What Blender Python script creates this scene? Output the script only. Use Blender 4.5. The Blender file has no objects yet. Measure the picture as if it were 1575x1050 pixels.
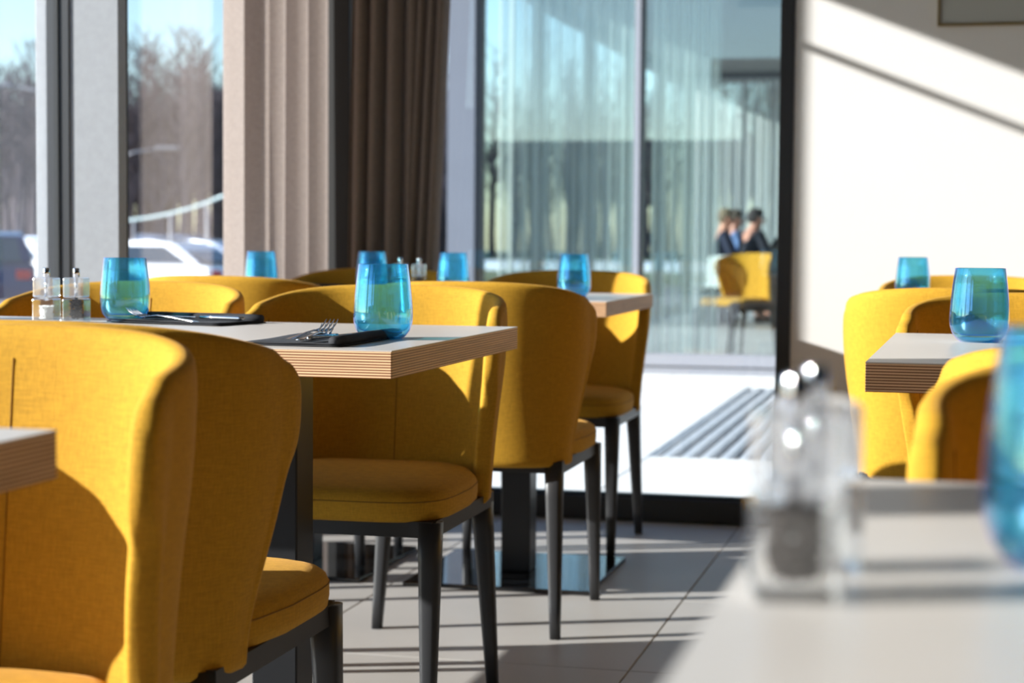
import bpy, bmesh, math, random
from mathutils import Vector, Matrix
from math import sin, cos, pi, radians
random.seed(7)
SC = bpy.context.scene
COL = SC.collection

# ------------------------------------------------------------------ camera
YAW, PITCH, ROLL, FPX = 0.238920, 0.0562182, 0.00756357, 2800.0
def cam_axes():
    f = Vector((-sin(YAW)*cos(PITCH), cos(YAW)*cos(PITCH), -sin(PITCH)))
    r = Vector((cos(YAW), sin(YAW), 0)); u = r.cross(f)
    c, s = cos(ROLL), sin(ROLL)
    return c*r + s*u, -s*r + c*u, -f
cd = bpy.data.cameras.new('camera'); cam = bpy.data.objects.new('camera', cd); COL.objects.link(cam)
a, b, c = cam_axes()
m = Matrix((a, b, c)).transposed().to_4x4(); m.translation = Vector((0, 0, .91))
cam.matrix_world = m
cd.sensor_width = 36; cd.lens = FPX/1575*36; cd.clip_start = .02; cd.clip_end = 1000
cd.dof.use_dof = True; cd.dof.focus_distance = 2.75; cd.dof.aperture_fstop = 5.4; cd.dof.aperture_blades = 0
SC.camera = cam

# ------------------------------------------------------------------ sky, sun, exposure
SUN_AZ, SUN_TAN = radians(22.0), 0.37           # travel direction of the light in plan, drop per metre
SUN_STRENGTH, SKY_STRENGTH = 12.5, 0.105
w = bpy.data.worlds.new('sky'); SC.world = w; w.use_nodes = True
nt = w.node_tree; nt.nodes.clear()
sky = nt.nodes.new('ShaderNodeTexSky'); sky.sky_type = 'NISHITA'; sky.sun_disc = False
sky.sun_elevation = math.atan(SUN_TAN)
sky.sun_rotation = math.atan2(-cos(SUN_AZ), -sin(SUN_AZ))
sky.air_density = 1.0; sky.dust_density = .3; sky.ozone_density = 3.0
bg = nt.nodes.new('ShaderNodeBackground'); bg.inputs['Strength'].default_value = SKY_STRENGTH*3
ow = nt.nodes.new('ShaderNodeOutputWorld')
nt.links.new(sky.outputs[0], bg.inputs[0]); nt.links.new(bg.outputs[0], ow.inputs[0])
sl = bpy.data.lights.new('sun', 'SUN'); sl.energy = SUN_STRENGTH; sl.angle = radians(.6); sl.color = (1, .98, .96)
so = bpy.data.objects.new('sun', sl); COL.objects.link(so)
so.rotation_euler = Vector((cos(SUN_AZ), sin(SUN_AZ), -SUN_TAN)).to_track_quat('-Z', 'Y').to_euler()
so.location = (-8, -4, 6)
SC.view_settings.view_transform = 'Standard'; SC.view_settings.look = 'None'
SC.view_settings.exposure = 0.12; SC.view_settings.gamma = 1.0
SC.cycles.max_bounces = 14; SC.cycles.transparent_max_bounces = 40; SC.cycles.transmission_bounces = 12
SC.cycles.sample_clamp_indirect = 8.0
SC.cycles.use_denoising = True

# ------------------------------------------------------------------ materials
def lin(r, g, b):
    f = lambda c: (c/255/12.92) if c/255 <= .04045 else ((c/255+.055)/1.055)**2.4
    return (f(r), f(g), f(b), 1)
def mat(name, col, rough=.5, metal=0, noise=None, bump=None, sheen=0, spec=.5, coat=0, scale2=None):
    """noise=(scale, amount): tone variation; bump=(scale, strength, distance)"""
    m = bpy.data.materials.new(name); m.use_nodes = True
    t = m.node_tree; p = t.nodes['Principled BSDF']
    p.inputs['Base Color'].default_value = col; p.inputs['Roughness'].default_value = rough
    p.inputs['Metallic'].default_value = metal; p.inputs['Specular IOR Level'].default_value = spec
    p.inputs['Sheen Weight'].default_value = sheen; p.inputs['Coat Weight'].default_value = coat
    if noise or bump:
        tc = t.nodes.new('ShaderNodeTexCoord')
    if noise:
        mp = t.nodes.new('ShaderNodeMapping'); t.links.new(tc.outputs['Object'], mp.inputs[0])
        if scale2: mp.inputs['Scale'].default_value = scale2
        n = t.nodes.new('ShaderNodeTexNoise'); n.inputs['Scale'].default_value = noise[0]; n.inputs['Detail'].default_value = 6
        t.links.new(mp.outputs[0], n.inputs['Vector'])
        r = t.nodes.new('ShaderNodeMapRange'); r.inputs[3].default_value = 1-noise[1]; r.inputs[4].default_value = 1+noise[1]
        r.inputs[1].default_value = .3; r.inputs[2].default_value = .7
        mx = t.nodes.new('ShaderNodeMix'); mx.data_type = 'RGBA'; mx.blend_type = 'MULTIPLY'; mx.inputs[0].default_value = 1
        mx.inputs[6].default_value = col
        t.links.new(n.outputs[0], r.inputs[0]); t.links.new(r.outputs[0], mx.inputs[7]); t.links.new(mx.outputs[2], p.inputs['Base Color'])
    if bump:
        n2 = t.nodes.new('ShaderNodeTexNoise'); n2.inputs['Scale'].default_value = bump[0]; n2.inputs['Detail'].default_value = 4
        t.links.new(tc.outputs['Object'], n2.inputs['Vector'])
        bp = t.nodes.new('ShaderNodeBump'); bp.inputs['Strength'].default_value = bump[1]; bp.inputs['Distance'].default_value = bump[2]
        t.links.new(n2.outputs[0], bp.inputs['Height']); t.links.new(bp.outputs[0], p.inputs['Normal'])
    return m
def fabric(name, col, trans=0.0, weave=900, amt=.12):
    m = bpy.data.materials.new(name); m.use_nodes = True
    t = m.node_tree; N = t.nodes.new; L = t.links.new; p = t.nodes['Principled BSDF']; out = t.nodes['Material Output']
    p.inputs['Roughness'].default_value = .85; p.inputs['Sheen Weight'].default_value = .25; p.inputs['Sheen Roughness'].default_value = .4
    p.inputs['Sheen Tint'].default_value = (min(1, col[0]*1.5), min(1, col[1]*1.5), min(1, col[2]*2+.1), 1); p.inputs['Specular IOR Level'].default_value = .2
    tc = N('ShaderNodeTexCoord')
    outs = []
    for sc_ in ((1, 1, .12), (.12, .12, 1)):      # weft and warp threads
        mp = N('ShaderNodeMapping'); mp.inputs['Scale'].default_value = sc_; L(tc.outputs['Object'], mp.inputs[0])
        n = N('ShaderNodeTexNoise'); n.inputs['Scale'].default_value = weave; n.inputs['Detail'].default_value = 2
        L(mp.outputs[0], n.inputs['Vector']); outs.append(n.outputs[0])
    ad = N('ShaderNodeMath'); ad.operation = 'ADD'; L(outs[0], ad.inputs[0]); L(outs[1], ad.inputs[1])
    r = N('ShaderNodeMapRange'); r.inputs[1].default_value = .7; r.inputs[2].default_value = 1.3; r.inputs[3].default_value = 1-amt; r.inputs[4].default_value = 1+amt
    L(ad.outputs[0], r.inputs[0])
    mx = N('ShaderNodeMix'); mx.data_type = 'RGBA'; mx.blend_type = 'MULTIPLY'; mx.inputs[0].default_value = 1; mx.inputs[6].default_value = col
    L(r.outputs[0], mx.inputs[7]); L(mx.outputs[2], p.inputs['Base Color'])
    bp = N('ShaderNodeBump'); bp.inputs['Strength'].default_value = .35; bp.inputs['Distance'].default_value = .0006
    L(ad.outputs[0], bp.inputs['Height']); L(bp.outputs[0], p.inputs['Normal'])
    if trans > 0:
        tr = N('ShaderNodeBsdfTranslucent'); L(mx.outputs[2], tr.inputs[0])
        ms = N('ShaderNodeMixShader'); ms.inputs[0].default_value = trans
        L(p.outputs[0], ms.inputs[1]); L(tr.outputs[0], ms.inputs[2]); L(ms.outputs[0], out.inputs[0])
    return m
def thin_glass(name, tint, refl=1.0, gloss_col=(1, 1, 1, 1), edge=None, rough=0.0, ior=1.5, minrefl=0.0, iri=None, bright_mix=None):
    """sheet glass: a tinted clear layer under a Fresnel reflection"""
    m = bpy.data.materials.new(name); m.use_nodes = True
    t = m.node_tree; N = t.nodes.new; L = t.links.new; t.nodes.remove(t.nodes['Principled BSDF']); out = t.nodes['Material Output']
    tr = N('ShaderNodeBsdfTransparent'); tr.inputs[0].default_value = tint
    gl = N('ShaderNodeBsdfGlossy'); gl.inputs['Roughness'].default_value = rough; gl.inputs[0].default_value = gloss_col
    lf = N('ShaderNodeLayerWeight'); lf.inputs[0].default_value = .5
    pw = N('ShaderNodeMath'); pw.operation = 'POWER'; pw.inputs[1].default_value = 5; L(lf.outputs['Facing'], pw.inputs[0])
    fr = N('ShaderNodeMath'); fr.operation = 'MULTIPLY_ADD'; fr.inputs[1].default_value = .96; fr.inputs[2].default_value = .04; L(pw.outputs[0], fr.inputs[0])
    mu = N('ShaderNodeMath'); mu.operation = 'MULTIPLY_ADD'; mu.inputs[1].default_value = refl; mu.inputs[2].default_value = minrefl; mu.use_clamp = True
    L(fr.outputs[0], mu.inputs[0])
    if edge:                                        # deeper colour where the wall is seen edge-on (longer path)
        lw = N('ShaderNodeLayerWeight'); lw.inputs[0].default_value = .35
        mx = N('ShaderNodeMix'); mx.data_type = 'RGBA'; mx.inputs[6].default_value = tint; mx.inputs[7].default_value = edge
        L(lw.outputs['Facing'], mx.inputs[0]); L(mx.outputs[2], tr.inputs[0])
    if iri:                                         # thin-film colour of the reflection changes with angle
        lw2 = N('ShaderNodeLayerWeight'); lw2.inputs[0].default_value = .5
        cr = N('ShaderNodeValToRGB'); e = cr.color_ramp.elements
        e[0].position = 0; e[0].color = iri[0]; e[1].position = 1; e[1].color = iri[-1]
        for i, c_ in enumerate(iri[1:-1]):
            q = e.new((i+1)/(len(iri)-1)); q.color = c_
        L(lw2.outputs['Facing'], cr.inputs[0]); L(cr.outputs[0], gl.inputs[0])
    ms = N('ShaderNodeMixShader'); L(mu.outputs[0], ms.inputs[0]); L(tr.outputs[0], ms.inputs[1]); L(gl.outputs[0], ms.inputs[2]); L(ms.outputs[0], out.inputs[0])
    if bright_mix:                                        # coloured scatter standing in for the coating's bluish reflection
        tl = N('ShaderNodeBsdfTranslucent'); tl.inputs[0].default_value = bright_mix[0]; m3 = N('ShaderNodeMixShader'); m3.inputs[0].default_value = bright_mix[1]
        L(ms.outputs[0], m3.inputs[1]); L(tl.outputs[0], m3.inputs[2]); L(m3.outputs[0], out.inputs[0])
    return m
def sheer(name, col, opac):
    m = bpy.data.materials.new(name); m.use_nodes = True
    t = m.node_tree; N = t.nodes.new; L = t.links.new; t.nodes.remove(t.nodes['Principled BSDF']); out = t.nodes['Material Output']
    d = N('ShaderNodeBsdfDiffuse'); d.inputs[0].default_value = col
    tl = N('ShaderNodeBsdfTranslucent'); tl.inputs[0].default_value = col
    tr = N('ShaderNodeBsdfTransparent')
    lw = N('ShaderNodeLayerWeight'); lw.inputs[0].default_value = .5
    r = N('ShaderNodeMapRange'); r.inputs[3].default_value = opac; r.inputs[4].default_value = 1
    L(lw.outputs['Facing'], r.inputs[0])
    a1 = N('ShaderNodeMixShader'); a1.inputs[0].default_value = .5; L(d.outputs[0], a1.inputs[1]); L(tl.outputs[0], a1.inputs[2])
    a2 = N('ShaderNodeMixShader'); L(r.outputs[0], a2.inputs[0]); L(tr.outputs[0], a2.inputs[1]); L(a1.outputs[0], a2.inputs[2]); L(a2.outputs[0], out.inputs[0])
    return m
def plywood(name):
    m = bpy.data.materials.new(name); m.use_nodes = True
    t = m.node_tree; N = t.nodes.new; L = t.links.new; p = t.nodes['Principled BSDF']; p.inputs['Roughness'].default_value = .5
    tc = N('ShaderNodeTexCoord'); sp = N('ShaderNodeSeparateXYZ'); L(tc.outputs['Object'], sp.inputs[0])
    mu = N('ShaderNodeMath'); mu.operation = 'MULTIPLY'; mu.inputs[1].default_value = 1/.0039; L(sp.outputs[2], mu.inputs[0])
    pp = N('ShaderNodeMath'); pp.operation = 'PINGPONG'; pp.inputs[1].default_value = .5; L(mu.outputs[0], pp.inputs[0])
    cr = N('ShaderNodeValToRGB'); e = cr.color_ramp.elements
    e[0].position = .12; e[0].color = lin(112, 66, 40); e[1].position = .5; e[1].color = lin(240, 204, 162)
    q = e.new(.26); q.color = lin(214, 164, 120)
    L(pp.outputs[0], cr.inputs[0])
    mp = N('ShaderNodeMapping'); mp.inputs['Scale'].default_value = (6, 6, 330); L(tc.outputs['Object'], mp.inputs[0])
    n = N('ShaderNodeTexNoise'); n.inputs['Scale'].default_value = 1; n.inputs['Detail'].default_value = 3; L(mp.outputs[0], n.inputs['Vector'])
    r = N('ShaderNodeMapRange'); r.inputs[1].default_value = .3; r.inputs[2].default_value = .7; r.inputs[3].default_value = .72; r.inputs[4].default_value = 1.12; L(n.outputs[0], r.inputs[0])
    mx = N('ShaderNodeMix'); mx.data_type = 'RGBA'; mx.blend_type = 'MULTIPLY'; mx.inputs[0].default_value = 1
    L(cr.outputs[0], mx.inputs[6]); L(r.outputs[0], mx.inputs[7]); L(mx.outputs[2], p.inputs['Base Color'])
    return m

M = {}
M['yellow'] = fabric('mustard_fabric', lin(184, 138, 40), 0, 480, .15)
M['seam'] = mat('seam_thread', lin(128, 92, 22), .9)
M['legmetal'] = mat('charcoal_powder_coat', lin(46, 46, 48), .42, .2, bump=(900, .1, .0004))
M['ply'] = plywood('birch_ply_edge')
M['laminate'] = mat('warm_grey_laminate', lin(196, 188, 180), .33, 0, noise=(3, .04), bump=(500, .06, .0003), spec=.6)
M['column'] = mat('black_steel', lin(34, 34, 36), .35, .3, noise=(8, .1))
M['base'] = mat('black_glass_plate', lin(16, 18, 20), .06, 0, spec=.8, noise=(5, .15))
M['tile'] = mat('greige_stone_tile', lin(164, 159, 154), .42, 0, noise=(2.2, .09), bump=(60, .05, .0006))
M['grout'] = mat('grout', lin(128, 122, 114), .9, noise=(20, .1))
M['frame'] = mat('anthracite_frame', lin(50, 51, 54), .45, .1, bump=(400, .05, .0003))
M['post'] = mat('black_corner_post', lin(28, 28, 28), .6, noise=(5, .1))
M['fin'] = mat('grey_lacquered_mullion', lin(148, 150, 154), .45, 0, noise=(60, .05))
M['curtain'] = fabric('taupe_linen_curtain', lin(166, 152, 144), .35, 500, .14)
M['darkwall'] = mat('darkened_wall', lin(66, 54, 46), .6, noise=(4, .2))  # walls out of view darkened to cut light bounced onto the chairs
M['curtain2'] = fabric('shaded_linen_curtain', lin(128, 112, 98), .18, 500, .14)  # curtain linen again, its shade put into a darker colour
M['reflection_tube'] = mat('pale_reflection', lin(168, 186, 190), .5, .3, noise=(3, .05))  # colour of the bar that stands in for a pane reflection
M['wall'] = mat('offwhite_wallpaper', lin(220, 216, 212), .85, noise=(1.5, .015), bump=(260, .25, .0012))
M['ceiling'] = mat('greyed_plaster', lin(150, 147, 142), .9, noise=(2, .02))  # greyed so the unseen ceiling bounces less light into the room
M['napkin'] = mat('black_napkin', lin(36, 36, 40), .9, bump=(900, .4, .0005), noise=(300, .15))
M['steel'] = mat('polished_steel', lin(200, 200, 202), .12, 1, noise=(30, .03))
M['chrome'] = mat('chrome', lin(225, 225, 228), .07, 1)
M['pepper'] = mat('peppercorn', lin(36, 24, 18), .7, noise=(400, .5))
M['salt'] = mat('salt_grain', lin(235, 235, 232), .6, noise=(500, .1))
M['pane'] = thin_glass('window_pane', (.965, .98, .975, 1), 1.5)
M['panegreen'] = thin_glass('tinted_facade_pane', (.84, .91, .91, 1), 1.6, minrefl=.05)
M['tumbler'] = thin_glass('iridescent_blue_glass', (.67, .98, .99, 1), 2.3, edge=(.34, .70, .94, 1), minrefl=.06, bright_mix=((.2, .75, 1, 1), .045),
                          iri=[(.35, .45, 1, 1), (.3, .8, 1, 1), (.75, .95, 1, 1), (.65, .35, 1, 1)])
M['tumblerbase'] = thin_glass('thick_blue_glass_foot', (.5, .84, .96, 1), 1.4, edge=(.08, .34, .8, 1), iri=[(.4, .6, 1, 1), (.8, 1, 1, 1)])
def acrylic(bright_mix):
    m = thin_glass('clear_acrylic', (.985, .99, .99, 1), 2.6, edge=(.90, .93, .95, 1), minrefl=.05, rough=.09)
    t = m.node_tree; out = t.nodes['Material Output']; src = out.inputs[0].links[0].from_socket
    g = t.nodes.new('ShaderNodeBsdfGlass'); g.inputs['Roughness'].default_value = .03; g.inputs['IOR'].default_value = 1.35
    ms = t.nodes.new('ShaderNodeMixShader'); ms.inputs[0].default_value = .12
    t.links.new(src, ms.inputs[1]); t.links.new(g.outputs[0], ms.inputs[2])
    tl = t.nodes.new('ShaderNodeBsdfDiffuse'); tl.inputs[0].default_value = (.95, .96, 1, 1); m3 = t.nodes.new('ShaderNodeMixShader'); m3.inputs[0].default_value = bright_mix  # white diffuse mixed in to stand for window light refracted by acrylic
    t.links.new(ms.outputs[0], m3.inputs[1]); t.links.new(tl.outputs[0], m3.inputs[2]); t.links.new(m3.outputs[0], out.inputs[0]); return m
M['acrylic'] = acrylic(.02); M['acrylictop'] = acrylic(.15)
M['sheer'] = sheer('sheer_voile', lin(236, 240, 236), .35)
M['paver'] = mat('pale_concrete_paver', lin(222, 219, 212), .8, noise=(2, .07), bump=(120, .3, .001))
M['pit'] = mat('dark_pit', lin(52, 56, 58), .9)
M['slat'] = mat('galvanised_slat', lin(205, 208, 210), .45, .3, noise=(10, .06))
M['cladding'] = mat('blue_grey_cladding', lin(104, 109, 120), .5, noise=(3, .04))
M['facadegrey'] = mat('grey_aluminium', lin(150, 150, 156), .5, .2)
M['asphalt'] = mat('asphalt', lin(120, 116, 120), .9, noise=(.6, .2), bump=(40, .3, .01))
M['grass'] = mat('winter_grass', lin(104, 112, 84), .95, noise=(1.2, .3))
M['snow'] = mat('old_snow', lin(226, 230, 240), .8, noise=(1.5, .06))
M['bark'] = mat('grey_bark', lin(92, 84, 90), .95, noise=(3, .25))
M['dark'] = mat('dark_interior', lin(40, 42, 44), .8)
M['cloth'] = mat('white_cloth', lin(225, 232, 228), .9, noise=(8, .05))
M['picture'] = mat('pale_grey_print', lin(176, 176, 170), .6, noise=(1, .03))
M['brass'] = mat('thin_brass_frame', lin(170, 150, 110), .35, .8)
M['wicker'] = mat('dark_wicker', lin(40, 38, 38), .7, noise=(150, .6), bump=(150, .8, .004))

# ------------------------------------------------------------------ helpers
def link(o, parent=None):
    COL.objects.link(o)
    if parent: o.parent = parent
    return o
def mesh_obj(name, me, m, parent=None, smooth=False):
    if m and not me.materials: me.materials.append(m)
    if smooth:
        for p in me.polygons: p.use_smooth = True
    o = bpy.data.objects.new(name, me); return link(o, parent)
def from_bm(name, bm, m, parent=None, smooth=False):
    bmesh.ops.recalc_face_normals(bm, faces=bm.faces[:])
    me = bpy.data.meshes.new(name); bm.to_mesh(me); bm.free()
    return mesh_obj(name, me, m, parent, smooth)
def add_box(bm, x0, x1, y0, y1, z0, z1, mtx=None):
    vs = [bm.verts.new((x, y, z)) for x in (x0, x1) for y in (y0, y1) for z in (z0, z1)]
    for f in ((0, 1, 3, 2), (4, 6, 7, 5), (0, 4, 5, 1), (2, 3, 7, 6), (0, 2, 6, 4), (1, 5, 7, 3)):
        bm.faces.new([vs[i] for i in f])
    if mtx: bmesh.ops.transform(bm, matrix=mtx, verts=vs)
    return vs
def box(name, x0, x1, y0, y1, z0, z1, m, parent=None, bevel=0):
    cx, cy, cz = (x0+x1)/2, (y0+y1)/2, z0
    bm = bmesh.new(); add_box(bm, x0-cx, x1-cx, y0-cy, y1-cy, 0, z1-z0)
    if bevel: bmesh.ops.bevel(bm, geom=bm.edges[:], offset=bevel, segments=2, affect='EDGES', profile=.5)
    o = from_bm(name, bm, m, parent); o.location = (cx, cy, cz)
    return o
def empty(name, loc=(0, 0, 0), rz=0):
    o = bpy.data.objects.new(name, None); COL.objects.link(o); o.location = loc; o.rotation_euler = (0, 0, rz); o.empty_display_size = .05
    return o
def tag(o, label=None, cat=None, group=None, kind=None):
    if label: o['label'] = label
    if cat: o['category'] = cat
    if group: o['group'] = group
    if kind: o['kind'] = kind
    return o
def struct(o): o['kind'] = 'structure'; return o
def kids(o): return [c for c in bpy.data.objects if c.parent == o]
TREE = {}
def remember(o):
    ch = kids(o); TREE[o.name] = ch
    for c_ in ch: remember(c_)
def dup(o, parent=None):
    if o.name not in TREE: remember(o)
    c_ = o.copy(); COL.objects.link(c_)
    if parent: c_.parent = parent
    for k in TREE[o.name]: dup(k, c_)
    return c_
def lathe(bm, prof, seg=40, cap0=True, cap1=False):
    rings = []
    for r, z in prof:
        rings.append([bm.verts.new((r*cos(2*pi*i/seg), r*sin(2*pi*i/seg), z)) for i in range(seg)])
    for a_, b_ in zip(rings, rings[1:]):
        for i in range(seg):
            bm.faces.new((a_[i], a_[(i+1) % seg], b_[(i+1) % seg], b_[i]))
    if cap0: bm.faces.new(rings[0][::-1])
    if cap1: bm.faces.new(rings[-1])
def tube(bm, pts, rad, seg=8):
    n = len(pts); rings = []
    for i, p in enumerate(pts):
        p = Vector(p); d = (Vector(pts[min(n-1, i+1)])-Vector(pts[max(0, i-1)])).normalized()
        up = Vector((0, 0, 1)) if abs(d.z) < .9 else Vector((1, 0, 0))
        x = d.cross(up).normalized(); y = x.cross(d)
        r = rad[i] if isinstance(rad, (list, tuple)) else rad
        rings.append([bm.verts.new(p+x*r*cos(2*pi*k/seg)+y*r*sin(2*pi*k/seg)) for k in range(seg)])
    for a_, b_ in zip(rings, rings[1:]):
        for k in range(seg): bm.faces.new((a_[k], a_[(k+1) % seg], b_[(k+1) % seg], b_[k]))
    bm.faces.new(rings[0][::-1]); bm.faces.new(rings[-1])
def sm(x, a_, b_):
    t = max(0, min(1, (x-a_)/(b_-a_))); return t*t*(3-2*t)

# ================================================================== ROOM SHELL
BACK = 5.80; ROOF_Z = 2.515; WINX = -2.25; LEFT_EAVE = -2.55
floor_slab = struct(box('floor', -2.36, 4.6, -4.2, 5.88, -.14, -.004, M['grout']))
# large floor tiles in view, each its own slab
tile_me = None; TS = .776
def tile_mesh(name, sx, sy, th, bev=.0015):
    bm = bmesh.new(); add_box(bm, -sx/2, sx/2, -sy/2, sy/2, 0, th)
    bmesh.ops.bevel(bm, geom=[e for e in bm.edges if all(v.co.z > th*.9 for v in e.verts)], offset=bev, segments=1, affect='EDGES')
    me = bpy.data.meshes.new(name); bm.to_mesh(me); bm.free(); return me
tm = tile_mesh('floor_tile', TS-.003, TS-.003, .01)
x0 = -.656-TS*2; y0 = 3.757-TS*5
for i in range(7):
    for j in range(8):
        X0, X1 = x0+i*TS, x0+(i+1)*TS; Y0, Y1 = y0+j*TS, y0+(j+1)*TS
        if Y0 > 5.74 or X0 < -2.3: continue
        if Y1 > 5.8:
            o = box('floor_tile', X0+.0015, X1-.0015, Y0+.0015, 5.78, -.01, 0, M['tile'])
            o.parent = floor_slab; o.matrix_parent_inverse = Matrix.Translation(-Vector(floor_slab.location)); continue
        o = mesh_obj('floor_tile', tm, M['tile'], floor_slab)
        o.matrix_parent_inverse = Matrix.Translation(-Vector(floor_slab.location))
        o.location = ((X0+X1)/2, (Y0+Y1)/2, -.01)
struct(box('ceiling', LEFT_EAVE, 4.6, -4.2, 6.05, ROOF_Z, ROOF_Z+.3, M['ceiling']))
struct(box('wall_back', -.505, 4.6, 5.80, 5.98, 0, ROOF_Z, M['wall']))
struct(box('wall_right', 4.5, 4.6, -4.2, 5.80, 0, ROOF_Z, M['darkwall']))
struct(box('wall_front', -2.2, 4.5, -4.2, -4.1, 0, ROOF_Z, M['darkwall']))
struct(box('wall_left_added', -2.36, -2.2, -4.2, -1.55, 0, ROOF_Z, M['darkwall']))  # unseen solid wall added to cut skylight reaching the chair backs

def window(n, loc=(0, 0, 0)):
    o = empty('window_%d' % n, loc); return struct(o)
# glazed left side: mullions every 1.45 m, sill and head rails, panes
wl = window(1)
VM = [4.325-1.35*k for k in range(0, 5)]  # out-of-view mullions spaced to shade the right table's front edge
def mullion(v):
    box('mullion_fin', -2.222, -2.085, v-.025, v+.025, .0, ROOF_Z, M['fin'], wl, .002)
    box('mullion_fin_shade', -2.226, -2.0835, v+.0205, v+.0275, .0, ROOF_Z, M['frame'], wl)  # dark slab puts the shade of the fin's room side into colour
    box('outer_cap', -2.315, -2.283, v-.03, v+.02, -.1, ROOF_Z, M['fin'], wl, .002)
    box('gasket', -2.283, -2.222, v-.03, v+.028, -.1, ROOF_Z, M['frame'], wl)
    box('gasket_rib', -2.262, -2.250, v-.034, v-.028, -.1, ROOF_Z, M['dark'], wl)
for v in VM: mullion(v)
box('sill_rail', -2.30, -2.16, -1.55, 5.80, -.05, .08, M['frame'], wl, .002)
box('head_rail', -2.30, -2.16, -1.55, 5.80, ROOF_Z-.06, ROOF_Z, M['frame'], wl)
box('shadow_bar', -2.30, -2.285, -1.55, 5.80, 2.236, 2.256, M['frame'], wl)  # unseen bar added to cast the thin shadow line on the wall
ends = [5.78]+[v for v in VM]
for a_, b_ in zip(ends, ends[1:]):
    box('pane', -2.256, -2.250, b_+.03, a_-.03, .06, ROOF_Z-.05, M['pane'], wl)
# glazed back wall
wb = window(2)
box('corner_post', -2.16, -1.955, 5.74, 5.86, 0, ROOF_Z, M['post'], wb, .003)
box('bottom_rail', -1.97, -.51, 5.80, 5.86, 0, .075, M['frame'], wb, .003)
box('glazing_bead', -1.97, -.51, 5.815, 5.85, .075, .085, M['column'], wb)
box('side_post', -.551, -.509, 5.79, 5.86, 0, ROOF_Z, M['frame'], wb, .002)
box('head_rail', -1.97, -.51, 5.80, 5.86, ROOF_Z-.07, ROOF_Z, M['frame'], wb)
box('pane', -1.96, -.545, 5.832, 5.838, .08, ROOF_Z-.06, M['pane'], wb)

# ------------------------------------------------------------------ curtains
def curtain_panel(name, p0, p1, z0, z1, folds, amp, m, parent, gather=0, seed=0, nz=14, drift=0, thick=.0025):
    """pleated cloth hanging between plan points p0 and p1"""
    r = random.Random(seed)
    p0 = Vector(p0); p1 = Vector(p1); d = p1-p0; ln = d.length; d.normalize(); nrm = Vector((-d.y, d.x))
    n = folds*12; ph = [r.uniform(-.7, .7) for _ in range(folds+2)]; am = [r.uniform(.55, 1.2) for _ in range(folds+2)]
    bm = bmesh.new(); rows = []
    for j in range(nz+1):
        t = j/nz; z = z1+(z0-z1)*t; row = []
        for i in range(n+1):
            s = i/n; k = s*folds; ki = int(min(folds-1, k)); fr = k-ki
            A = amp*(am[ki]*(1-fr)+am[ki+1]*fr); P = ph[ki]*(1-fr)+ph[ki+1]*fr
            off = A*sin(2*pi*k+P+.5*t*sin(ki*1.7)) + .25*A*sin(4*pi*k+2*P+1)
            along = s*ln + .35*A*cos(2*pi*k+P)
            along = along*(1-gather*t) + drift*t*ln*(1-s) if gather else along+drift*t
            q = p0+d*along+nrm*off
            row.append(bm.verts.new((q.x, q.y, z)))
        rows.append(row)
    for a_, b_ in zip(rows, rows[1:]):
        for i in range(n): bm.faces.new((a_[i], a_[i+1], b_[i+1], b_[i]))
    o = from_bm(name, bm, m, parent, True)
    return o
c1 = empty('curtain', (-2.12, 5.4, 0)); tag(c1, 'sunlit taupe linen curtain hanging before the left window beside the dark corner post', 'curtain')
o = curtain_panel('linen_panel', (.0, -.27), (.05, .31), .02, 2.45, 4, .058, M['curtain'], c1, seed=14)
box('curtain_rail', -.02, .02, -.9, .36, 2.455, 2.475, M['frame'], c1)
c2 = empty('curtain', (-1.75, 5.70, 0)); tag(c2, 'shaded brown-grey curtain gathered before the back glazing, right of the dark corner post', 'curtain')
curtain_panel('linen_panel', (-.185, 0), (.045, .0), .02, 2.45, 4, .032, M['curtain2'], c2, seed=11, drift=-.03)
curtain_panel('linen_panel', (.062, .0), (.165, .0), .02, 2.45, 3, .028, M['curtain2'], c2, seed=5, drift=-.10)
box('curtain_rail', -.2, 1.1, -.02, .02, 2.455, 2.475, M['frame'], c2)

# ------------------------------------------------------------------ picture on the wall
pic = empty('framed_picture', (-.072, 5.80, 1.572)); tag(pic, 'pale grey framed picture on the white wall, cut by the top edge', 'picture')
box('print', .008, .80, -.014, -.010, .008, .60, M['picture'], pic)
bm = bmesh.new()
add_box(bm, 0, .81, -.02, 0, 0, .008); add_box(bm, 0, .81, -.02, 0, .60, .608); add_box(bm, 0, .008, -.02, 0, .008, .60); add_box(bm, .802, .81, -.02, 0, .008, .60)
from_bm('picture_frame', bm, M['brass'], pic)

# ================================================================== CHAIRS
def shell_pt(s, t):
    """s -1..1 around the back, t 0..1 upwards; returns the mid-surface point"""
    as_ = abs(s)
    ztop = .815 - .050*(as_/.80)**2.0 if as_ < .80 else .765 - .012*((as_-.80)/.20) - .022*((as_-.80)/.20)**5
    z = .388 + (ztop-.388)*t
    h = (z-.388)/(.81-.388)
    W = .210 + .032*sm(h, 0, .75) + .004*h
    Yb = .250 + .045*h
    Dp = .105 + .075*sm(h, 0, .6)
    arc = .68
    n = .78
    if as_ <= arc:
        a_ = pi/2*as_/arc
        x = W*sin(a_)**n if a_ > 0 else 0
        y = -Yb + Dp*(1-max(0, cos(a_))**n)
    else:
        k = (as_-arc)/(1-arc)
        tip = -.160 + .115*(.75*sm(z, .49, .68)+.25*max(0, min(1, (z-.52)/.135))) - .010*sm(z, .70, .78)
        y1 = -Yb+Dp
        y = y1 + max(.02, tip-y1)*k
        x = W + (.003+.010*h)*k
    return Vector((math.copysign(x, s) if s else 0, y, z))
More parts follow.
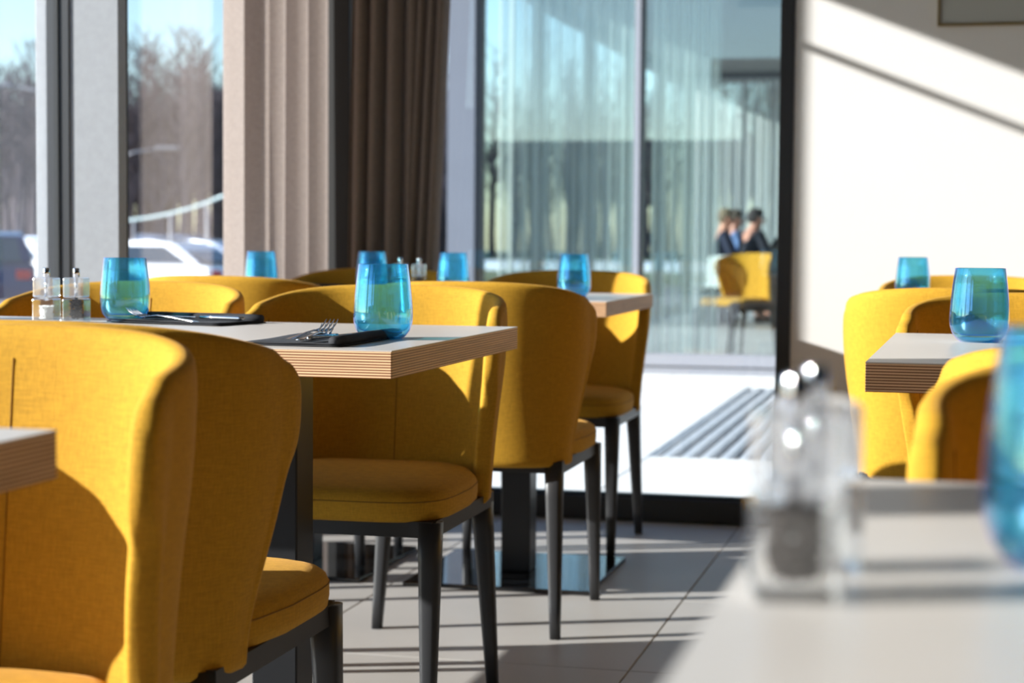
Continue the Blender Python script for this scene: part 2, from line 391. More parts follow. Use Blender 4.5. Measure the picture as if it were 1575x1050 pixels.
def make_shell(parent):
    nS, nT = 44, 22; th = .0165
    # even spacing round the superellipse
    S = [-1+2*i/nS for i in range(nS+1)]
    P = [[shell_pt(s, j/nT) for j in range(nT+1)] for s in S]
    def nrm(i, j):
        a_ = P[min(nS, i+1)][j]-P[max(0, i-1)][j]; b_ = P[i][min(nT, j+1)]-P[i][max(0, j-1)]
        v = a_.cross(b_); return v.normalized() if v.length > 1e-9 else Vector((0, 1, 0))
    bm = bmesh.new(); A = []; B = []
    for i in range(nS+1):
        ra, rb = [], []
        for j in range(nT+1):
            e = min(1, min(i, nS-i)/3.0); e2 = min(1, (nT-j)/2.0) if j > nT-2 else 1
            k = th*(.72+.28*min(e, e2)) 
            n = nrm(i, j)
            ra.append(bm.verts.new(P[i][j]+n*k)); rb.append(bm.verts.new(P[i][j]-n*k))
        A.append(ra); B.append(rb)
    for i in range(nS):
        for j in range(nT):
            bm.faces.new((A[i][j], A[i+1][j], A[i+1][j+1], A[i][j+1]))
            bm.faces.new((B[i][j], B[i][j+1], B[i+1][j+1], B[i+1][j]))
        bm.faces.new((A[i][nT], A[i+1][nT], B[i+1][nT], B[i][nT])); bm.faces.new((A[i][0], B[i][0], B[i+1][0], A[i+1][0]))
    for j in range(nT):
        bm.faces.new((A[0][j], A[0][j+1], B[0][j+1], B[0][j])); bm.faces.new((A[nS][j], B[nS][j], B[nS][j+1], A[nS][j+1]))
    o = from_bm('backrest', bm, M['yellow'], parent, True)
    md = o.modifiers.new('round', 'SUBSURF'); md.levels = 1; md.render_levels = 1
    # seams: one down the middle, one at each side, on the inner face, and one along the rim
    for sv in (0.0, -.66, .66):
        bm = bmesh.new(); pts = []
        for j in range(2, 22):
            s = sv; t = j/nT
            p = shell_pt(s, t); q1 = shell_pt(s+.02, t); q2 = shell_pt(s-.02, t); b_ = shell_pt(s, min(1, t+.02))-shell_pt(s, t-.02)
            n = (q1-q2).cross(b_).normalized(); n = n if n.y > 0 or abs(s) > .5 else -n
            if n.dot(Vector((0, 0, 0)) - Vector((p.x, p.y, 0))) < 0: n = -n
            pts.append(p+n*(th*1.03))
        tube(bm, pts[:-1], .0009, 5)
        from_bm('seam', bm, M['seam'], o)
    return o
def seat_outline(inset, n=64):
    pts = []
    for i in range(n):
        a_ = 2*pi*i/n; ca, sa = cos(a_), sin(a_)
        e = 2/5.0
        x = math.copysign(abs(ca)**e, ca); y = math.copysign(abs(sa)**e, sa)
        Y = .012+y*(.232-inset)
        hw = .190+.042*sm(Y, -.20, -.02)
        pts.append((x*(hw-inset), Y))
    return pts
def make_seat(parent):
    bm = bmesh.new(); rings = []
    for inset, z in ((.010, .402), (.002, .407), (0, .42), (0, .438), (.004, .449), (.013, .457), (.03, .462), (.09, .466), (.17, .467)):
        rings.append([bm.verts.new((x, y, z)) for x, y in seat_outline(inset)])
    for a_, b_ in zip(rings, rings[1:]):
        for i in range(64): bm.faces.new((a_[i], a_[(i+1) % 64], b_[(i+1) % 64], b_[i]))
    bm.faces.new(rings[0][::-1]); bm.faces.new(rings[-1])
    o = from_bm('seat', bm, M['yellow'], parent, True)
    bm = bmesh.new(); pts = [(x, y, .439) for x, y in seat_outline(.0002)]; pts.append(pts[0]); tube(bm, pts, .0011, 4)
    from_bm('seam', bm, M['seam'], o)
    return o
def leg_bm(bm, p0, p1, w0, w1):
    """tapered leg with rounded-square section"""
    rings = []
    for k in range(6):
        t = k/5; p = Vector(p0).lerp(Vector(p1), t); w_ = w0+(w1-w0)*t; r = []
        for i in range(16):
            a_ = 2*pi*i/16+pi/16; e = .55
            r.append(bm.verts.new((p.x+w_/2*math.copysign(abs(cos(a_))**e, cos(a_)), p.y+w_/2*math.copysign(abs(sin(a_))**e, sin(a_)), p.z)))
        rings.append(r)
    for a_, b_ in zip(rings, rings[1:]):
        for i in range(16): bm.faces.new((a_[i], a_[(i+1) % 16], b_[(i+1) % 16], b_[i]))
    bm.faces.new(rings[0]); bm.faces.new(rings[-1][::-1])
def make_chair():
    root = empty('dining_chair')
    make_shell(root); make_seat(root)
    bm = bmesh.new()
    add_box(bm, -.215, .215, .192, .222, .375, .404); add_box(bm, -.205, .205, -.212, -.182, .375, .404)
    for sx in (-1, 1):
        a_ = sx*.205; add_box(bm, min(a_-.015, a_+.015), max(a_-.015, a_+.015), -.21, .21, .375, .404)
    from_bm('seat_frame', bm, M['legmetal'], root)
    for sx in (-1, 1):
        bm = bmesh.new(); leg_bm(bm, (sx*.208, .203, .402), (sx*.213, .232, 0), .044, .024)
        from_bm('leg', bm, M['legmetal'], root, True)
        bm = bmesh.new(); leg_bm(bm, (sx*.198, -.195, .402), (sx*.213, -.238, 0), .044, .024)
        from_bm('leg', bm, M['legmetal'], root, True)
    return root
chair0 = make_chair(); remember(chair0); used = [False]
def chair(x, y, ang, label, group):
    o = dup(chair0) if used[0] else chair0
    used[0] = True
    o.location = (x, y, 0); o.rotation_euler = (0, 0, radians(ang)); tag(o, label, 'chair', group); return o
GL = 'yellow chairs along the left window tables'; GR = 'yellow chairs in the right-hand row'
chair(-1.115, 3.32, 180, 'yellow upholstered chair with its open inside facing us, behind the nearest full plywood table', GL)
chair(-.985, 1.50, 180, 'large yellow chair nearest the camera at lower left, striped by sunlight', GL)
chair(-1.05, 2.17, 0, 'shaded mustard chair seen from behind, directly right of the nearest left chair', GL)
chair(-1.085, 4.255, 0, 'mustard chair turned away, its shaded back just right of the middle table corner', GL)
chair(-1.155, 5.31, 180, 'bright yellow chair in front of the courtyard glass, at the far plywood table', GL)
chair(-1.675, 3.33, 180, 'yellow chair facing us behind the salt and pepper mills on the left', GL)
chair(-1.79, 4.50, 0, 'shaded orange-yellow chair back below the sunlit curtain', GL)
chair(-1.78, 5.28, 180, 'dark mustard chair top in the shade under the corner post', GL)
# right-hand row
chair(.16, 3.36, 180, 'yellow chair with shaded inside, just behind the right plywood table', GR)
chair(.02, 4.26, 0, 'brightly sunlit yellow chair back against the white wall on the right', GR)
chair(.04, 5.22, 180, 'farthest right yellow chair, only its rounded top showing by the wall', GR)
chair(.245, 2.17, 0, 'olive-lit mustard chair overlapping the right table edge from the front', GR)
chair(.238, 1.37, 184, 'blurred dark mustard chair behind the foreground table on the right', GR)

# ================================================================== TABLES
def table(x0, x1, y0, y1, label, group, pede=None, rot=0):
    cx, cy = (x0+x1)/2, (y0+y1)/2
    r = empty('dining_table', (cx, cy, 0), radians(rot)); tag(r, label, 'table', group)
    hx, hy = (x1-x0)/2, (y1-y0)/2
    bm = bmesh.new(); add_box(bm, -hx, hx, -hy, hy, 0, .0385)
    bmesh.ops.bevel(bm, geom=[e for e in bm.edges if abs((e.verts[0].co-e.verts[1].co).z) > .01], offset=.0012, segments=1, affect='EDGES')
    o = from_bm('plywood_core', bm, M['ply'], r); o.location = (0, 0, .71)
    bm = bmesh.new(); add_box(bm, -hx, hx, -hy, hy, 0, .0015); o = from_bm('laminate_top', bm, M['laminate'], r); o.location = (0, 0, .7485)
    px, py = pede if pede else (0, 0)
    b = box('base_plate', px-.25, px+.25, py-.265, py+.265, 0, .012, M['base'], r, .003)
    c_ = box('column', px-.04, px+.04, py-.04, py+.04, .012, .704, M['column'], r, .003)
    box('top_bracket', px-.15, px+.15, py-.15, py+.15, .704, .71, M['column'], r)
    return r
GT = 'square plywood dining tables'
T1 = table(-1.397, -.777, 2.468, 3.232, 'grey-topped plywood table at centre-left with napkin, fork and blue tumbler', GT, (0, 0))
T1b = table(-2.03, -1.401, 2.49, 3.262, 'window table holding the salt and pepper mills and a blue tumbler', GT, (0, 0))
T0 = table(-1.34, -.718, .60, 1.364, 'cropped plywood table corner at the lower left edge', GT)
T2 = table(-1.48, -.878, 4.634, 5.38, 'far plywood table with a blue tumbler near the courtyard glass', GT, (.035, -.215), 0)
T2b = table(-2.085, -1.485, 4.634, 5.47, 'farthest window table holding three blue tumblers below the curtains', GT, (.02, -.25))
T4 = table(-.108, .52, 2.459, 3.272, 'right-hand plywood table with dark shaded ply edge and blue tumbler', GT, None, -1.0)
T5 = table(-.10, .52, .47, 1.245, 'blurred foreground table with grey top in the lower right corner', GT)
T6 = table(-.15, .47, 4.63, 5.42, 'back right plywood table by the white wall, mostly hidden behind chairs', GT)

# ================================================================== TABLEWARE
def make_tumbler():
    r = empty('tumbler')
    out = [(.0285, 0), (.0345, .004), (.0415, .013), (.0452, .024), (.0462, .034), (.0458, .048), (.0443, .066), (.0420, .088), (.0385, .1145), (.0380, .1155)]
    inn = [(.0374, .1152), (.0404, .088), (.0427, .066), (.0442, .048), (.0446, .036), (.0434, .025), (.0385, .015), (.028, .0105), (.012, .0095), (.001, .0094)]
    bm = bmesh.new(); lathe(bm, out+inn, 56, False, True); from_bm('bowl', bm, M['tumbler'], r, True)
    bm = bmesh.new(); lathe(bm, [(.001, .0008), (.027, .0008), (.0335, .0042), (.0345, .0062), (.028, .0082), (.012, .0078), (.001, .0078)], 40, True, True)
    from_bm('foot', bm, M['tumblerbase'], r, True)
    return r
tum0 = make_tumbler(); remember(tum0); usedt = [False]
def tumbler(x, y, label, z=.75):
    o = dup(tum0) if usedt[0] else tum0
    usedt[0] = True; o.scale = (1.03, 1.03, 1.03); o.location = (x, y, z); tag(o, label, 'glass', 'iridescent blue tumblers'); return o
tumbler(-.885, 2.765, 'large blue tumbler on the centre-left table beside the fork and napkin')
tumbler(-1.535, 3.19, 'blue tumbler right of the salt and pepper mills on the window table')
tumbler(-1.04, 5.00, 'blue tumbler on the far table before the bright yellow chair')
tumbler(-1.535+.11, 5.12, 'blue tumbler below the gathered curtain, right of the distant mills')
tumbler(-1.70, 5.20, 'violet-blue tumbler standing just behind the large centre-left tumbler')
tumbler(-1.95, 4.94, 'bright blue tumbler before the sunlit curtain on the left')
tumbler(.038, 3.03, 'blue tumbler with violet interior on the right-hand plywood table')
tumbler(-.115, 5.10, 'small distant blue tumbler against the white wall')
tumbler(.062, .925, 'very close blurred blue tumbler at the right edge of the frame')

def make_mill(kind):
    r = empty(kind+'_mill')
    box('lower_block', -.0205, .0205, -.0205, .0205, 0, .0445, M['acrylic'], r, .0035)
    box('upper_block', -.0195, .0195, -.0195, .0195, .0462, .083, M['acrylictop'], r, .0035)
    bm = bmesh.new(); lathe(bm, [(.0125, .046), (.0125, .0475)], 20, True, True); from_bm('grinder_ring', bm, M['chrome'], r)
    bm = bmesh.new(); lathe(bm, [(.0035, .0), (.0035, .048)], 12, True, True); o = from_bm('spindle', bm, M['chrome'], r, True); o.location = (0, 0, .040)
    bm = bmesh.new(); lathe(bm, [(.0055, .0835), (.0062, .0845), (.0062, .0985), (.0050, .1005), (.001, .1008)], 24, True, True); from_bm('knob', bm, M['chrome'], r, True)
    bm = bmesh.new(); rr = random.Random(4 if kind == 'pepper' else 9)
    if kind == 'pepper':
        for k in range(300):
            a_ = rr.uniform(0, 2*pi); q = .0118*math.sqrt(rr.random()); z = rr.uniform(.008, .041)
            bmesh.ops.create_icosphere(bm, subdivisions=1, radius=rr.uniform(.0018, .0024), matrix=Matrix.Translation((q*cos(a_), q*sin(a_), z)))
        o = from_bm('peppercorns', bm, M['pepper'], r, True)
    else:
        for k in range(260):
            a_ = rr.uniform(0, 2*pi); q = .0120*math.sqrt(rr.random()); z = rr.uniform(.007, .030)
            bmesh.ops.create_cube(bm, size=rr.uniform(.002, .003), matrix=Matrix.Translation((q*cos(a_), q*sin(a_), z)) @ Matrix.Rotation(a_, 4, 'X'))
        lathe(bm, [(.0112, .0072), (.0112, .0285)], 20, True, True)
        o = from_bm('salt_grains', bm, M['salt'], r)
    o['kind'] = 'stuff'
    return r
pep0 = make_mill('pepper'); salt0 = make_mill('salt'); remember(pep0); remember(salt0)
um = set()
def px0(x, Z):
    X = (x-787.5)/FPX*Z; return (cos(YAW)*X-sin(YAW)*Z, sin(YAW)*X+cos(YAW)*Z)
def mill(src, x, y, rot, label):
    o = dup(src) if src.name in um else src
    um.add(src.name); o.location = (x, y, .75); o.rotation_euler = (0, 0, radians(rot)); tag(o, label, src.name.split('.')[0].replace('_', ' '), 'clear acrylic salt and pepper mills')
_a = px0(1228, .815); _b = px0(1258, .885)
mill(pep0, _a[0], _a[1], 10, 'blurred clear pepper mill with dark peppercorns in the right foreground')
mill(salt0, _b[0], _b[1], 16, 'blurred clear salt mill close behind the foreground pepper mill')
mill(pep0, -1.575, 3.07, 6, 'clear pepper mill beside the tumbler on the window table')
mill(salt0, -1.63, 3.06, 4, 'clear salt mill, leftmost thing on the window table')
mill(pep0, -1.565, 5.24, 10, 'tiny distant clear pepper mill right of the violet-blue tumbler')
mill(salt0, -1.63, 5.26, 0, 'tiny distant clear salt mill half behind the large centre-left tumbler')

def make_fork():
    bm = bmesh.new(); n = 15
    prof = [(-.10, .0075, .002), (-.085, .0085, .002), (-.05, .005, .0035), (0, .0032, .006), (.03, .0035, .0065), (.042, .009, .004), (.055, .0125, .002), (.062, .0125, .0022)]
    rows = []
    for y, hw, z in prof:
        rows.append([bm.verts.new((x*hw, y, z+dz)) for x, dz in ((-1, 0), (-.4, .0006), (.4, .0006), (1, 0), (1, -.0012), (-1, -.0012))])
    for a_, b_ in zip(rows, rows[1:]):
        for i in range(6): bm.faces.new((a_[i], a_[(i+1) % 6], b_[(i+1) % 6], b_[i]))
    bm.faces.new(rows[0]); bm.faces.new(rows[-1][::-1])
    me_o = from_bm('handle', bm, M['steel'], None, True)
    r = empty('fork'); me_o.parent = r
    for k in range(4):
        bm = bmesh.new(); x = (-1.5+k)*.0068
        tube(bm, [(x, .060, .0022), (x, .075, .0035), (x, .090, .0085), (x*.95, .103, .0165)], [.0019, .0017, .0014, .0007], 6)
        from_bm('tine', bm, M['steel'], r, True)
    return r
def make_knife():
    r = empty('table_knife')
    bm = bmesh.new(); tube(bm, [(0, -.10, .004), (0, -.09, .004), (0, -.03, .004), (0, 0, .004)], [.003, .0042, .0036, .003], 8); from_bm('handle', bm, M['steel'], r, True)
    bm = bmesh.new(); top = []
    for y, w_ in ((0, .004), (.01, .008), (.06, .0095), (.09, .008), (.105, .001)):
        top.append(((-.004, y), (w_-.004, y)))
    L_ = [[bm.verts.new((x, y, z)) for (x, y) in pr for z in (.0035, .0048)] for pr in top]
    for a_, b_ in zip(L_, L_[1:]):
        for i, j in ((0, 1), (1, 3), (3, 2), (2, 0)): bm.faces.new((a_[i], a_[j], b_[j], b_[i]))
    bm.faces.new((L_[0][0], L_[0][1], L_[0][3], L_[0][2])); bm.faces.new((L_[-1][0], L_[-1][2], L_[-1][3], L_[-1][1]))
    from_bm('blade', bm, M['steel'], r, True)
    return r
def make_napkin():
    r = empty('folded_napkin')
    def sheet(name, w_, h_, z, th, wav, sd):
        rr = random.Random(sd); bm = bmesh.new(); nx, ny = 10, 14; g = []
        for k in range(2):
            g.append([[bm.verts.new((-w_/2+w_*i/nx, -h_/2+h_*j/ny, z+k*th+wav*(sin(i*.9+sd)*cos(j*.6)+1)*.5 + (wav*3*max(0, (1-i/1.6)) * (j/ny)))) for j in range(ny+1)] for i in range(nx+1)])
        for i in range(nx):
            for j in range(ny):
                bm.faces.new((g[0][i][j], g[0][i][j+1], g[0][i+1][j+1], g[0][i+1][j])); bm.faces.new((g[1][i][j], g[1][i+1][j], g[1][i+1][j+1], g[1][i][j+1]))
        for i in range(nx):
            bm.faces.new((g[0][i][0], g[0][i+1][0], g[1][i+1][0], g[1][i][0])); bm.faces.new((g[0][i][ny], g[1][i][ny], g[1][i+1][ny], g[0][i+1][ny]))
        for j in range(ny):
            bm.faces.new((g[0][0][j], g[1][0][j], g[1][0][j+1], g[0][0][j+1])); bm.faces.new((g[0][nx][j], g[0][nx][j+1], g[1][nx][j+1], g[1][nx][j]))
        return from_bm(name, bm, M['napkin'], r, True)
    sheet('lower_fold', .15, .25, .0002, .0018, .0006, 1); sheet('upper_fold', .145, .245, .0028, .0018, .0009, 2)
    bm = bmesh.new()
    pts = [(.066+.003*sin(k), -.122+.29*k/9, .0082+.0012*(k/9)) for k in range(10)]
    tube(bm, pts, [.0078, .0085, .0080, .0084, .0080, .0078, .0074, .0076, .0070, .0050], 10); from_bm('rolled_edge', bm, M['napkin'], r, True)
    return r
nap0 = make_napkin(); fork0 = make_fork(); knife0 = make_knife()
for q in (nap0, fork0, knife0): remember(q)
SRC = {}
def put(src, x, y, z, rot, label, cat, group, tilt=0):
    o = dup(src) if SRC.get(src.name) else src
    SRC[src.name] = True; o.location = (x, y, z); o.rotation_euler = (radians(tilt), 0, radians(rot)); tag(o, label, cat, group); return o
put(nap0, -.945, 2.645, .7502, -2, 'black folded napkin with rolled edge in front of the large centre-left tumbler', 'napkin', 'black folded napkins')
put(fork0, -.985, 2.69, .7565, -3, 'steel fork with raised tines on the napkin beside the large tumbler', 'fork', 'steel forks', 3)
put(fork0, -.955, 2.64, .757, 8, 'second steel fork lying lower on the centre-left napkin', 'fork', 'steel forks', 0)
put(knife0, -.915, 2.63, .7575, -6, 'steel knife along the rolled edge of the centre-left napkin', 'knife', 'steel knives')
put(nap0, -1.385, 3.135, .7502, 78, 'black folded napkin between the mills tumbler and the yellow chair corner', 'napkin', 'black folded napkins')
put(fork0, -1.41, 3.11, .7565, 70, 'steel fork with tines pointing left on the window-side napkin', 'fork', 'steel forks', 3)
put(knife0, -1.36, 3.14, .757, 75, 'steel knife on the napkin right of the mills tumbler', 'knife', 'steel knives')
put(nap0, -1.97, 5.32, .7502, 70, 'distant black napkin right of the bright blue tumbler', 'napkin', 'black folded napkins')
put(fork0, -1.99, 5.31, .7565, 80, 'distant fork on the napkin below the sunlit curtain', 'fork', 'steel forks', 3)

# ================================================================== COURTYARD
gc = struct(box('floor_courtyard', -3.7, 4.6, 5.88, 12.56, -.16, -.075, M['grout']))
pm_cache = {}
def paver(xa, xb, ya, yb):
    k = (round(xb-xa, 3), round(yb-ya, 3))
    if k not in pm_cache: pm_cache[k] = tile_mesh('paver', k[0]-.006, k[1]-.006, .052, .003)
    o = mesh_obj('paver', pm_cache[k], M['paver'], gc); o.matrix_parent_inverse = Matrix.Translation(-Vector(gc.location))
    o.location = ((xa+xb)/2, (ya+yb)/2, -.0735+.0006*random.random())
xs = [-3.7, -3.11, -2.49, -1.885, -1.275, -.44, .17, .78]
for a_, b_ in zip(xs, xs[1:]):
    ys = [5.9, 7.74, 9.7, 11.62, 12.55]
    for i, (c_, d_) in enumerate(zip(ys, ys[1:])):
        if a_ == -1.275 and i in (1, 2): continue
        paver(a_, b_, c_, d_)
gr = empty('drain_grate', (-.86, 9.68, -.06)); tag(gr, 'long slatted metal grate set in the pale courtyard paving', 'grate')
box('pit_liner', -.41, .415, -1.93, 1.93, -.014, -.009, M['pit'], gr)
sm_ = bpy.data.meshes.new('slat'); bm = bmesh.new(); add_box(bm, -.016, .016, -1.92, 1.92, 0, .040); bm.to_mesh(sm_); bm.free()
for k in range(10):
    o = mesh_obj('slat', sm_, M['slat'], gr); o.location = (-.345+.083*k, 0, -.003)
bm = bmesh.new(); add_box(bm, -.41, .41, -1.935, -1.915, 0, .034); add_box(bm, -.41, .41, 1.915, 1.935, 0, .034); add_box(bm, -.415, -.405, -1.9, 1.9, 0, .034)
from_bm('rim', bm, M['slat'], gr)

# opposite wing of the building
OV = 12.6
ob = empty('opposite_wing', (-1, OV, 0)); tag(ob, 'glazed wing with blue-grey frame across the paved courtyard', 'building')
def ob_box(name, x0, x1, y0, y1, z0, z1, m):
    o = box(name, x0+1, x1+1, y0-OV, y1-OV, z0, z1, m, ob); return o
ob_box('floor_slab', -3.55, 4.6, 12.62, 24.2, -.12, .01, M['tile'])
ob_box('roof', -3.75, 4.8, 12.15, 24.4, 3.0, 3.3, M['ceiling'])
ob_box('end_column', -3.55, -3.35, 12.58, 12.8, -.02, 3.0, M['cladding'])
ob_box('frame_post', -3.35, -3.30, 12.60, 12.7, 0, 3.0, M['frame'])
ob_box('bottom_rail', -3.3, 4.6, 12.58, 12.68, .035, .12, M['facadegrey'])
ob_box('plinth', -3.35, 4.6, 12.56, 12.68, -.06, .022, M['facadegrey'])
ob_box('shadow_gap', -3.3, 4.6, 12.60, 12.66, .022, .035, M['dark'])
for x in (-2.165, .9):
    ob_box('facade_mullion', x-.035, x+.005, 12.57, 12.70, .03, 3.0, M['facadegrey'])
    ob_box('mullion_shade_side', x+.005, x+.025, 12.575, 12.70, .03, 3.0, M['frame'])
for a_, b_ in ((-3.3, -2.2), (-2.14, .865), (.925, 4.6)):
    ob_box('facade_pane', a_, b_, 12.635, 12.645, .12, 3.0, M['panegreen'])
ob_box('side_rail', -3.5, -3.4, 12.8, 24.2, 0, .1, M['frame']); ob_box('side_rail', -3.5, -3.4, 12.8, 24.2, 2.9, 3.0, M['frame'])
for k in range(5): ob_box('side_post', -3.5, -3.4, 15+2.2*k-.03, 15+2.2*k+.03, .1, 2.9, M['frame'])
ob_box('right_wall', 4.5, 4.6, 12.7, 24.2, 0, 3.0, M['wall'])
ob_box('ceiling_panel', -1.9, .5, 16.0, 21.5, 2.93, 2.97, M['ceiling']); ob_box('ceiling_vent', -.95, -.65, 17.6, 18.0, 2.915, 2.93, M['dark'])
ob_box('ceiling_trim', -3.4, 4.5, 22.3, 22.42, 2.9, 2.96, M['frame'])
for i, (a_, b_, y, f_, sd) in enumerate(((-3.28, -2.22, 12.95, 12, 2), (-2.15, -1.66, 13.0, 7, 8), (-3.3, 4.4, 23.2, 60, 5))):
    s = empty('sheer_curtain', ((a_+b_)/2, y, 0)); hw = (b_-a_)/2
    tag(s, ['white sheer curtain behind the left facade pane across the courtyard', 'narrow sheer curtain just right of the facade mullion', 'pale sheer curtain across the far end of the opposite room, behind the seated people'][i], 'curtain', 'sheer curtains in the opposite wing')
    curtain_panel('voile_panel', (-hw, 0), (hw, 0), .03, 2.95, f_, .045, M['sheer'], s, seed=sd, nz=3)
    box('curtain_rail', -hw, hw, -.012, .012, 2.955, 2.975, M['frame'], s)

# people and furniture in the opposite room
def skin_mesh(name, vs, es, rad, m, parent, sub=2):
    me = bpy.data.meshes.new(name); me.from_pydata(vs, es, [])
    o = mesh_obj(name, me, m, parent)
    md = o.modifiers.new('skin', 'SKIN'); md.use_smooth_shade = True
    for i, r in enumerate(rad):
        sv = me.skin_vertices[0].data[i]; sv.radius = (r, r) if not isinstance(r, tuple) else r; sv.use_root = (i == 0)
    s = o.modifiers.new('sub', 'SUBSURF'); s.levels = sub; s.render_levels = sub
    return o
def person(x, y, rot, label, skin, hairc, top, lean, hands_up):
    r = empty('person', (x, y, 0), radians(rot)); tag(r, label, 'person', 'guests seated in the opposite wing')
    sk = mat('skin_tone', skin, .6, noise=(20, .05)); hm = mat('hair_tone', hairc, .8, noise=(60, .2)); tm_ = mat('jacket_cloth', top, .85, noise=(30, .1)); tr = mat('trouser_cloth', lin(40, 42, 52), .85, noise=(30, .1))
    # faces +y; seated, pelvis at z .52
    hz = 1.03; ly = .08*lean
    vs = [(0, 0, .52), (0, .0+ly*.3, .72), (0, .01+ly*.7, .96), (0, .02+ly, 1.03), (0, .03+ly, 1.07), (0, .045+ly, 1.12), (0, .05+ly, 1.18),
          (-.09, .02, .50), (-.11, .40, .50), (-.11, .42, .10), (-.11, .50, .05), (.09, .02, .50), (.11, .40, .50), (.11, .42, .10), (.11, .50, .05)]
    es = [(0, 1), (1, 2), (2, 3), (3, 4), (4, 5), (5, 6), (0, 7), (7, 8), (8, 9), (9, 10), (0, 11), (11, 12), (12, 13), (13, 14)]
    rad = [.13, .125, (.13, .10), .065, .05, .085, .075, .085, .062, .042, .035, .085, .062, .042, .035]
    for sx in (-1, 1):
        i = len(vs); up = hands_up if sx > 0 else 0
        vs += [(sx*.17, .01+ly, .98), (sx*.22, .10+ly, .74), (sx*(.12 if not up else .06), .30+ly, .78+.16*up), (sx*(.08 if not up else .02), .36+ly, .80+.22*up)]
        es += [(2, i), (i, i+1), (i+1, i+2), (i+2, i+3)]; rad += [.055, .045, .034, .03]
        for f_ in range(5):
            j = len(vs); p = Vector(vs[i+3]); d = Vector(((f_-2)*.014*(1 if f_ else 1.8), .05+(.01 if f_ in (2, 3) else 0), .02*up-.005)); q = p+d; q2 = q+Vector((0, .018, -.022))
            vs += [tuple(q), tuple(q2)]; es += [(i+3, j), (j, j+1)]; rad += [.0095, .008]
    skin_mesh('body', vs, es, rad, sk, r)
    # jacket and trousers a little larger than the body
    jv = vs[0:3]+[(-.16, .01+ly, .93), (-.22, .10+ly, .72), vs[17], (.16, .01+ly, .93), (.22, .10+ly, .72), vs[17+14]]
    n0 = 15
    jv = [vs[0], vs[1], vs[2], vs[n0], vs[n0+1], vs[n0+2], vs[n0+14], vs[n0+15], vs[n0+16]]
    skin_mesh('jacket', jv, [(0, 1), (1, 2), (2, 3), (3, 4), (4, 5), (2, 6), (6, 7), (7, 8)], [.145, .14, (.135, .115), .068, .056, .044, .068, .056, .044], tm_, r)
    skin_mesh('trousers', [vs[0]]+vs[7:10]+vs[11:14], [(0, 1), (1, 2), (2, 3), (0, 4), (4, 5), (5, 6)], [.14, .095, .072, .052, .095, .072, .052], tr, r)
    for z_, sx in ((.04, -1), (.04, 1)):
        o = box('shoe', sx*.11-.045, sx*.11+.045, .38, .60, 0, .07, M['dark'], r, .02)
    hc = Vector((0, .05+ly, 1.15))
    bm = bmesh.new(); bmesh.ops.create_uvsphere(bm, u_segments=20, v_segments=14, radius=.1, matrix=Matrix.Translation(hc+Vector((0, -.014, .022))) @ Matrix.Diagonal((.92, 1.06, 1.0, 1)))
    bmesh.ops.delete(bm, geom=[v for v in bm.verts if v.co.z < hc.z+.0 - (.05 if v.co.y < hc.y-.02 else 0) + (.045 if v.co.y > hc.y+.05 else 0)], context='VERTS')
    from_bm('hair', bm, hm, r, True)
    bm = bmesh.new()
    for sx in (-1, 1): bmesh.ops.create_uvsphere(bm, u_segments=8, v_segments=6, radius=.011, matrix=Matrix.Translation(hc+Vector((sx*.03, .083, .0))))
    from_bm('eyes', bm, M['dark'], r, True)
    bm = bmesh.new(); tube(bm, [hc+Vector((0, .080, .012)), hc+Vector((0, .102, -.018)), hc+Vector((0, .084, -.03))], [.008, .014, .009], 8); from_bm('nose', bm, sk, r, True)
    bm = bmesh.new(); tube(bm, [hc+Vector((-.022, .082, -.052)), hc+Vector((0, .088, -.053)), hc+Vector((.022, .082, -.052))], [.004, .006, .004], 6); from_bm('mouth', bm, mat('lips', lin(150, 80, 75), .6), r, True)
    bm = bmesh.new()
    for sx in (-1, 1): bmesh.ops.create_uvsphere(bm, u_segments=8, v_segments=6, radius=.02, matrix=Matrix.Translation(hc+Vector((sx*.088, 0, -.01))) @ Matrix.Diagonal((.4, .8, 1.2, 1)))
    from_bm('ears', bm, sk, r, True)
    return r
def px2(x, Z):   # plan point seen at picture column x at depth Z along the view
    X = (x-787.5)/FPX*Z; return (cos(YAW)*X-sin(YAW)*Z, sin(YAW)*X+cos(YAW)*Z)
A1 = px2(1107, 20.2); A2 = px2(1121, 20.8); A3 = px2(1146, 20.0)
person(A1[0], A1[1], -80, 'seated guest with short fair hair and dark navy jacket, leftmost behind glass', lin(205, 150, 125), lin(120, 105, 85), lin(34, 40, 62), .2, 0)
person(A2[0], A2[1], -70, 'seated guest in a light blue shirt, between the two dark jackets', lin(205, 150, 130), lin(95, 85, 75), lin(98, 124, 170), .3, 0)
person(A3[0], A3[1], -62, 'seated man with dark hair and dark jacket, hands raised to his chin', lin(190, 135, 115), lin(48, 42, 42), lin(30, 32, 44), .9, 1)
for i, A in enumerate((A1, A2, A3)):
    o = empty('bench_seat', (A[0], A[1], 0)); tag(o, ['dark stool under the fair-haired guest', 'dark stool under the guest in light blue', 'dark stool under the man with raised hands'][i], 'stool', 'stools in the opposite wing')
    box('seat', -.2, .2, -.2, .2, .335, .375, M['wicker'], o, .01)
    for sx in (-1, 1):
        for sy in (-1, 1): box('leg', sx*.17-.015, sx*.17+.015, sy*.17-.015, sy*.17+.015, 0, .335, M['column'], o)
tx = px2(1152, 19.4)
wt = empty('banquet_table', (tx[0], tx[1], 0)); tag(wt, 'table under a white cloth in front of the seated guests across the courtyard', 'table')
box('tabletop', -.38, .38, -.4, .4, .72, .745, M['cloth'], wt)
for sx in (-1, 1):
    for sy in (-1, 1): box('leg', sx*.33-.02, sx*.33+.02, sy*.35-.02, sy*.35+.02, .01, .72, M['column'], wt)
bm = bmesh.new(); ring = []
N_ = 48
